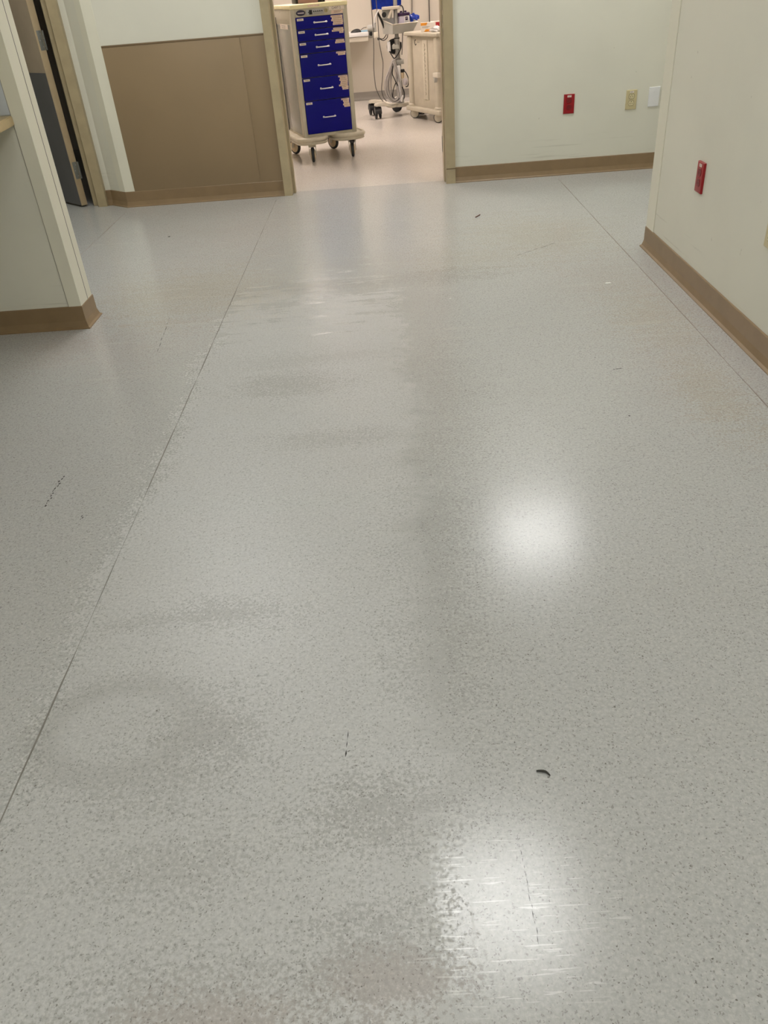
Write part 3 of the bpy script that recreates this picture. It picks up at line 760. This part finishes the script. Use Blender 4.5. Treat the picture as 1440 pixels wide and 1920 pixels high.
# reel with cord below the basket
bm = new()
for k in range(7):
    tube(bm, [(L(.158, 0, 0)[0]+(.026+.0065*k)*math.cos(t)*1.05+.004*math.sin(k*2), .035-.006*(k%3), .622+(.030+.0055*k)*math.sin(t)) for t in [2*math.pi*i/24 for i in range(24)]], .006, 6, True)
obj('cord_coil', bm, 'black', vs_, True)
bm = new(); tube(bm, smooth_path([L(.105, 9.085, .59), L(.125, 9.075, .555), L(.150, 9.08, .525), L(.19, 9.08, .56), L(.222, 9.085, .61), L(.225, 9.09, .66)], 6), .005, 6)
obj('cord', bm, 'black', vs_, True)
B('power_adapter', (L(.086, 0, 0)[0], L(.118, 0, 0)[0], -.05, .01, .585, .672), 'white', vs_, .008)
B('cord_hook', (L(.135, 0, 0)[0], L(.205, 0, 0)[0], -.065, -.02, .605, .640), 'standg', vs_, .006)
# hoses: long hanging loops
bm = new()
for k in range(9):
    f = k/8; ox = random.uniform(-.008, .008); wv = .028+.062*f; oy = -.06-.012*(k % 4)
    cxp = .132+.010*math.sin(k*1.7)
    top = (cxp+.008, 9.13+oy, .520-.004*k)
    pts = [top, (cxp-wv*.45, 9.13+oy-.01, .43), (cxp-wv+ox, 9.13+oy-.012, .31), (cxp-wv*.85, 9.13+oy, .20), (cxp-wv*.2+.01, 9.13+oy, .132+.035*(1-f)), (cxp+wv*.75+.01, 9.13+oy, .165+.03*(1-f)), (cxp+wv*.80, 9.13+oy+.01, .30), (cxp+wv*.35+.01, 9.13+oy, .42)]
    tube(bm, smooth_path([L(*p) for p in pts], 6, True), .0068, 7, True)
obj('hose_loop', bm, 'hose', vs_, True)
bm = new(); tube(bm, smooth_path([L(.130, 9.045, .46), L(.120, 9.04, .40), L(.142, 9.035, .34), L(.170, 9.04, .28)], 5), .0045, 6)
tube(bm, smooth_path([L(.150, 9.04, .31), L(.125, 9.035, .26), L(.112, 9.03, .20), L(.118, 9.03, .18)], 5), .0045, 6)
obj('sensor_lead', bm, 'black', vs_, True)
# white unit on the pole with plug and loops
bm = new(); box(bm, *[v for v in (L(.168, 0, 0)[0], L(.208, 0, 0)[0], -.085, -.03, .165, .462)], .014, 3); un = obj('white_unit', bm, 'white', vs_, True)
B('unit_plug', (L(.202, 0, 0)[0], L(.246, 0, 0)[0], -.08, -.045, .398, .425), 'black', un, .005)
bm = new(); lathe(bm, [(0, -.03), (.014, -.03), (.018, -.02), (.018, .02), (0, .022)], 14, TR(*L(.222, 9.07, .375))); obj('unit_bulb', bm, 'hub', un, True)
bm = new(); tube(bm, smooth_path([L(.24, 9.06, .412), L(.262, 9.05, .385), L(.282, 9.05, .33), L(.272, 9.05, .275), L(.248, 9.05, .268)], 6), .005, 6)
tube(bm, smooth_path([L(.212, 9.045, .27), L(.232, 9.04, .22), L(.228, 9.04, .17), L(.205, 9.04, .14)], 6), .005, 6)
obj('unit_cable', bm, 'black', un, True)
bm = new(); vv = bmesh.ops.create_uvsphere(bm, u_segments=14, v_segments=10, radius=1)['verts']
for v in vv: v.co = Vector((v.co.x*.026, v.co.y*.012, v.co.z*.034))+Vector(L(.248, 9.075, .31))
obj('clear_pouch', bm, 'whitebag', vs_, True)
bm = new(); lathe(bm, [(0, -.03), (.012, -.028), (.014, 0), (.010, .03), (0, .032)], 12, TR(*L(.208, 9.03, .165)) @ RY(.35)); obj('probe_tip', bm, 'white', vs_, True)
# blue draped sheet behind the pole and the purple-lidded tub
bm = new()
nx, nz = 16, 8; grid = []
for j in range(nz+1):
    row = []
    for i in range(nx+1):
        s = i/nx; t = j/nz
        zl = .942+.008*math.sin(s*9)+.012*(s > .5)
        row.append(bm.verts.new(L(-.050+.295*s+.006*math.sin(t*7), 9.20+.012*math.sin(s*15+t*2), zl+(1.33-zl)*t)))
    grid.append(row)
for j in range(nz):
    for i in range(nx): bm.faces.new((grid[j][i], grid[j][i+1], grid[j+1][i+1], grid[j+1][i]))
r_ = bmesh.ops.solidify(bm, geom=list(bm.faces), thickness=.03)
obj('blue_bag', bm, 'bluebag', vs_, True)
for pts, nm in (([(-.046, 9.15, 1.30), (-.047, 9.14, 1.03), (-.044, 9.10, .814), (-.052, 9.08, .60), (-.063, 9.08, .46), (-.060, 9.07, .33), (-.050, 9.07, .26), (-.02, 9.06, .19), (.010, 9.06, .150)], 'lead'),
               ([(-.005, 9.15, 1.30), (.003, 9.14, 1.03), (.008, 9.10, .85), (.009, 9.08, .68), (.024, 9.08, .56), (.033, 9.08, .49), (.020, 9.07, .37), (.003, 9.07, .257), (.016, 9.06, .19), (.045, 9.06, .148)], 'lead'),
               ([(.27, 9.2, .88), (.255, 9.15, .80), (.243, 9.11, .70), (.228, 9.09, .55)], 'lead')):
    bm = new(); tube(bm, smooth_path([L(*p) for p in pts], 6), .0042, 6); obj(nm, bm, 'cable', vs_, True)
bm = new()
tube(bm, smooth_path([L(.012, 9.1, .705), L(.05, 9.09, .70), L(.085, 9.09, .735)], 5), .004, 6)
tube(bm, smooth_path([L(.018, 9.1, .70), L(.05, 9.09, .685), L(.088, 9.09, .705), L(.098, 9.09, .735)], 5), .004, 6)
obj('lead', bm, 'black', vs_, True)
bm = new(); tube(bm, smooth_path([L(.005, 9.13, .93), (-.16, .02, .87), (-.13, .03, .80), (-.105, .03, .75)], 5), .011, 8); obj('cuff_tube', bm, 'black', vs_, True)
bm = new(); tube(bm, smooth_path([L(.02, 9.10, .945), L(-.02, 9.09, .88), L(-.035, 9.09, .80)], 5), .006, 6); obj('white_tube', bm, 'white', vs_, True)
# tub of wipes standing in the basket
tub = thing('wipes_tub', 'lavender wipes tub with purple lid standing in the stand basket', 'tub', (.256, 9.1705, .7395), math.radians(28))
B('tub_body', (-.055, .055, -.045, .045, 0, .140), 'lavender', tub, .014, seg=3)
lid = B('tub_lid', (-.058, .058, -.048, .048, .140, .166), 'purple', tub, .008, seg=3)
bm = new()
for x in (-.022, .026): lathe(bm, [(0, .016), (.012, .014), (.014, 0)], 12, TR(x, -.01, .165))
obj('lid_cap', bm, 'purple', lid, True)
tl = B('tub_label', (-.008, .050, -.0462, -.0448, .080, .136), 'white', tub, .0003)
B('tub_label_patch', (0.002, .030, -.0470, -.0460, .100, .130), 'purple', tl)
B('tub_label_line', (0.008, .022, -.0475, -.0468, .115, .120), 'white', tl)
# crumpled blue packet in the basket
bm = new(); vv = bmesh.ops.create_icosphere(bm, subdivisions=3, radius=1)['verts']
for v in vv:
    k = 1+.22*math.sin(7*v.co.x+3*v.co.z)+.16*math.sin(9*v.co.y+5*v.co.x); v.co = Vector((v.co.x*.050*k, v.co.y*.022*k, v.co.z*.034*k))
tag(obj('blue_packet', bm, 'bluebag', None, True, (.366, 9.200, .852), (0, .2, .3)), 'crumpled blue plastic packet beside the purple-lidded tub', 'packet')

# ------------------------------------------------------------------ beige bin cart, its long side turned to the camera
ab = math.atan2(-.386, .197); Ub = Vector((math.cos(ab), math.sin(ab), 0)); Nb = Vector((-math.sin(ab), math.cos(ab), 0))
b0 = Vector((.322, 8.832, 0))+Ub*.21
bc = thing('supply_cart', 'beige plastic supply cart with embossed side and grey wheels beside the right jamb', 'cart', b0, ab)
BD = .46
B('cart_body', (-.285, .285, .012, BD, .10, .725), 'bin', bc, .006)
for x0, x1 in ((-.302, -.225), (.205, .282)):
    bm = new(); box(bm, x0, x1, -.012, .06, .115, .722, .022, 4); obj('corner_post', bm, 'bin', bc, True)
B('cart_lid', (-.315, .310, -.030, BD+.02, .720, .752), 'bin', bc, .010, seg=3)
B('cart_base', (-.330, .315, -.030, BD+.02, .070, .112), 'bin', bc, .010, seg=3)
for x in (-.265, .245):
    bm = new(); lathe(bm, [(.046, 0), (.046, .018), (.038, .028), (0, .028)], 18, TR(x, .02, .110)); obj('post_foot', bm, 'bin', bc, True)
sp = B('relief_panel', (-.018, .072, .002, .016, .185, .690), 'binlite', bc, .005)
bm = new()
for k in range(13):
    z = .66-.034*k; tube(bm, smooth_path([(.018, .001, z), (.034, -.001, z-.010), (.030, -.001, z-.020), (.016, .001, z-.022)], 3), .0035, 5)
obj('relief_ridges', bm, 'binlite', sp, True)
bm = new(); tube(bm, [(-.155+.014*math.cos(t), .0105, .665+.022*math.sin(t)) for t in [math.radians(60+i*16) for i in range(18)]], .003, 5)
lg = obj('side_logo', bm, 'ink', bc, True)
bm = new(); box(bm, -.128, -.080, .0105, .0125, .664, .671); obj('logo_text', bm, 'wheelgrey', lg)
for x, y, rz in ((-.225, .012, -.80), (.238, .012, -.62), (-.225, BD-.05, 1.3), (.238, BD-.05, .9)):
    caster(bc, x, y, rz, .047, .024, ('wheelgrey', 'tyre', 'bin'), .108, trail=.0, cheeks=False)
B('end_bracket', (.262, .345, -.055, -.010, .395, .435), 'standw', bc, .005)
bm = new(); prism(bm, [(.268, .40), (.300, .40), (.282, .352)], -.05, -.02, 'y'); obj('bracket_hook', bm, 'standg', bc)
tw = thing('waste_bag', 'white plastic bag hanging on the near end of the beige supply cart', 'bag', b0+Ub*.396+Nb*.020, ab)
bm = new(); prof = [(.008, .69), (.020, .65), (.040, .59), (.058, .52), (.070, .47), (.068, .445), (.040, .437), (0, .436)]
lathe(bm, prof, 18)
for v in bm.verts: v.co.x += .004*math.sin(v.co.z*60+v.co.y*90); v.co.y *= .75
obj('bag_body', bm, 'whitebag', tw, True)
bm = new(); tube(bm, [(0, 0, .685), (-.015, .02, .72), (-.075, .03, .745)], .008, 8); obj('bag_neck', bm, 'whitebag', tw, True)
# cartons and cloth on the bin's lid
def carton(name, label, u, n, w_, d_, h_, rz, band):
    p = b0+Ub*u+Nb*n; t = thing(name, label, 'carton', (p.x, p.y, .7525), rz)
    B('carton_body', (-w_/2, w_/2, -d_/2, d_/2, 0, h_), 'carton', t, .0015)
    if band == 'orange':
        bm = new(); prism(bm, [(-w_/2, h_-.0), (-w_/2, h_-.022), (-.012, h_-.022), (.0, h_)], -d_/2-.0012, -d_/2, 'y'); obj('print_band', bm, 'orange', t)
        bm = new(); prism(bm, [(-.036, 0.001), (w_/2-.002, 0.001), (w_/2-.002, .020), (-.018, .020)], -d_/2-.0012, -d_/2, 'y'); obj('print_band', bm, 'orange', t)
        bm = new(); prism(bm, [(.012, 0.001), (w_/2-.002, 0.001), (w_/2-.002, .010), (.018, .010)], -d_/2-.0016, -d_/2-.001, 'y'); obj('print_band', bm, 'cartonred', t)
        bm = new()
        for k in range(2): box(bm, -w_/2+.012, .02-.014*k, -d_/2-.0011, -d_/2, .040-.008*k, .043-.008*k)
        obj('carton_print', bm, 'wheelgrey', t)
    else:
        B('print_band', (.0, w_/2-.004, -d_/2-.0012, -d_/2, .012, h_-.008), 'cartonred', t)
        B('print_line', (.010, .016, -d_/2-.0016, -d_/2-.001, .030, .044), 'carton', t)
    return t
carton('carton', 'white and orange carton at the left edge of the supply cart lid', -.015, .07, .128, .07, .073, math.radians(-4), 'orange')
carton('carton', 'white carton with a red patch at the back of the supply cart lid', -.051, .178, .09, .055, .075, math.radians(0), 'red')
bm = new(); vv = bmesh.ops.create_icosphere(bm, subdivisions=3, radius=1)['verts']
for v in vv:
    k = 1+.18*math.sin(6*v.co.x+4*v.co.y)+.14*math.sin(8*v.co.z+5*v.co.x); v.co = Vector((v.co.x*.055*k, v.co.y*.040*k, max(-.5, v.co.z)*.026*k))
p = b0+Ub*.160+Nb*.055
tag(obj('cloth', bm, 'white', None, True, (p.x, p.y, .769), (0, 0, .5)), 'crumpled white cloth lying on the supply cart lid beside the orange carton', 'cloth')
# cables down the far wall
for x, z0, k in ((.37, .80, 0), (.60, .72, 1)):
    bm = new(); tube(bm, smooth_path([(x-.03+.01*k, 10.585, 2.2), (x-.01, 10.585, 1.5), (x-.015+.05*(1-k), 10.585, 1.15), (x+.04*(1-k), 10.585, 1.0), (x+.03*(1-k), 10.588, z0)], 6), .005, 6)
    tag(obj('wall_cable', bm, 'black' if k else 'cable', None, True), ('thin grey cable hanging on the far wall above the blue packet', 'black cable hanging on the far wall above the red patched carton')[k], 'cable')

# ------------------------------------------------------------------ bits lying on the floor
bm = new()
pth = smooth_path([(-.0125, .0045, .0022), (-.004, .0040, .0024), (.004, .0015, .0024), (.010, -.0065, .0022)], 5)
tube(bm, pth, [.0012+.0011*math.sin(math.pi*min(1, (i+1.2)/(len(pth)))) for i in range(len(pth))], 7, sy=1.1)
tag(obj('floor_scrap', bm, 'scrap', None, True, (.215, .8985, 0)), 'small black curved scrap on the grey floor in the foreground', 'scrap')
bm = new(); prism(bm, [(-.016, 0), (-.006, .010), (.010, .009), (.016, -.004), (.004, -.003), (-.006, -.005)], 0, .003)
tag(obj('floor_scrap', bm, 'paperw', None, False, (.960, 3.472, .0002)), 'white paper chip on the floor near the right wall corner', 'scrap')
bm = new(); tube(bm, [(-.014, -.022, .003), (.003, .004, .003), (.018, .030, .003)], .0028, 6)
tag(obj('floor_scrap', bm, 'scrapred', None, True, (.519, 4.80, 0)), 'thin reddish brown sliver on the floor before the doorway', 'scrap')
bm = new(); prism(bm, [(-.006, -.004), (.005, -.005), (.007, .003), (-.002, .006)], 0, .002)
tag(obj('floor_scrap', bm, 'scrap', None, False, (-1.333, 4.857, .0002)), 'dark speck on the floor before the brown wall panel', 'scrap')
bm = new(); prism(bm, [(-.010, -.002), (.002, -.003), (.010, .001), (.001, .003)], 0, .0015)
tag(obj('floor_scrap', bm, 'paperw', None, False, (.247, 3.42, .0002), (0, 0, .5)), 'pale sliver on the middle of the floor', 'scrap')

# ------------------------------------------------------------------ ceiling lights, some added as fill
for i, (x, y, sx, sy, room) in enumerate(PANELS):
    where = ['over the near corridor floor', 'near the back wall by the right recess', 'behind the camera', 'at the far end behind the camera',
             'above the brown wall panel', 'inside the right recess, added as unseen fill', 'in the left side passage, added as unseen fill', 'above the blue drawer cart', 'above the white wall desk, added as unseen fill', 'at the far right of the far room, added as unseen fill', 'at the near right of the far room, added as unseen fill'][i]
    t = thing('ceiling_or_fill_light', ('square' if sx == sy else 'oblong') + ' white ceiling light panel ' + where, 'ceiling light', (x, y, CEIL))
    bm = new()
    for q in ((-sx/2-.012, sx/2+.012, -sy/2-.012, -sy/2, -.014, 0), (-sx/2-.012, sx/2+.012, sy/2, sy/2+.012, -.014, 0), (-sx/2-.012, -sx/2, -sy/2, sy/2, -.014, 0), (sx/2, sx/2+.012, -sy/2, sy/2, -.014, 0)): box(bm, *q)
    obj('light_frame', bm, 'white', t)
    B('light_diffuser', (-sx/2, sx/2, -sy/2, sy/2, -.010, -.002), 'lamproom' if room else 'lamp', t)

# tiny joined marks that cannot be picked apart singly
for o in bpy.data.objects:
    if o.type == 'MESH' and o.name.split('.')[0] in ('keypad_buttons', 'rivet', 'label_print', 'contents_label', 'socket_slots', 'hinge_screw', 'relief_ridges', 'scuff_mark', 'lid_cap', 'carton_print', 'notice_print', 'sensor_lead', 'side_label_print', 'keypad_print', 'cord_coil', 'hose_loop', 'unit_cable', 'hinge_knuckle', 'lead', 'drawer_handle_post'):
        o['kind'] = 'stuff'
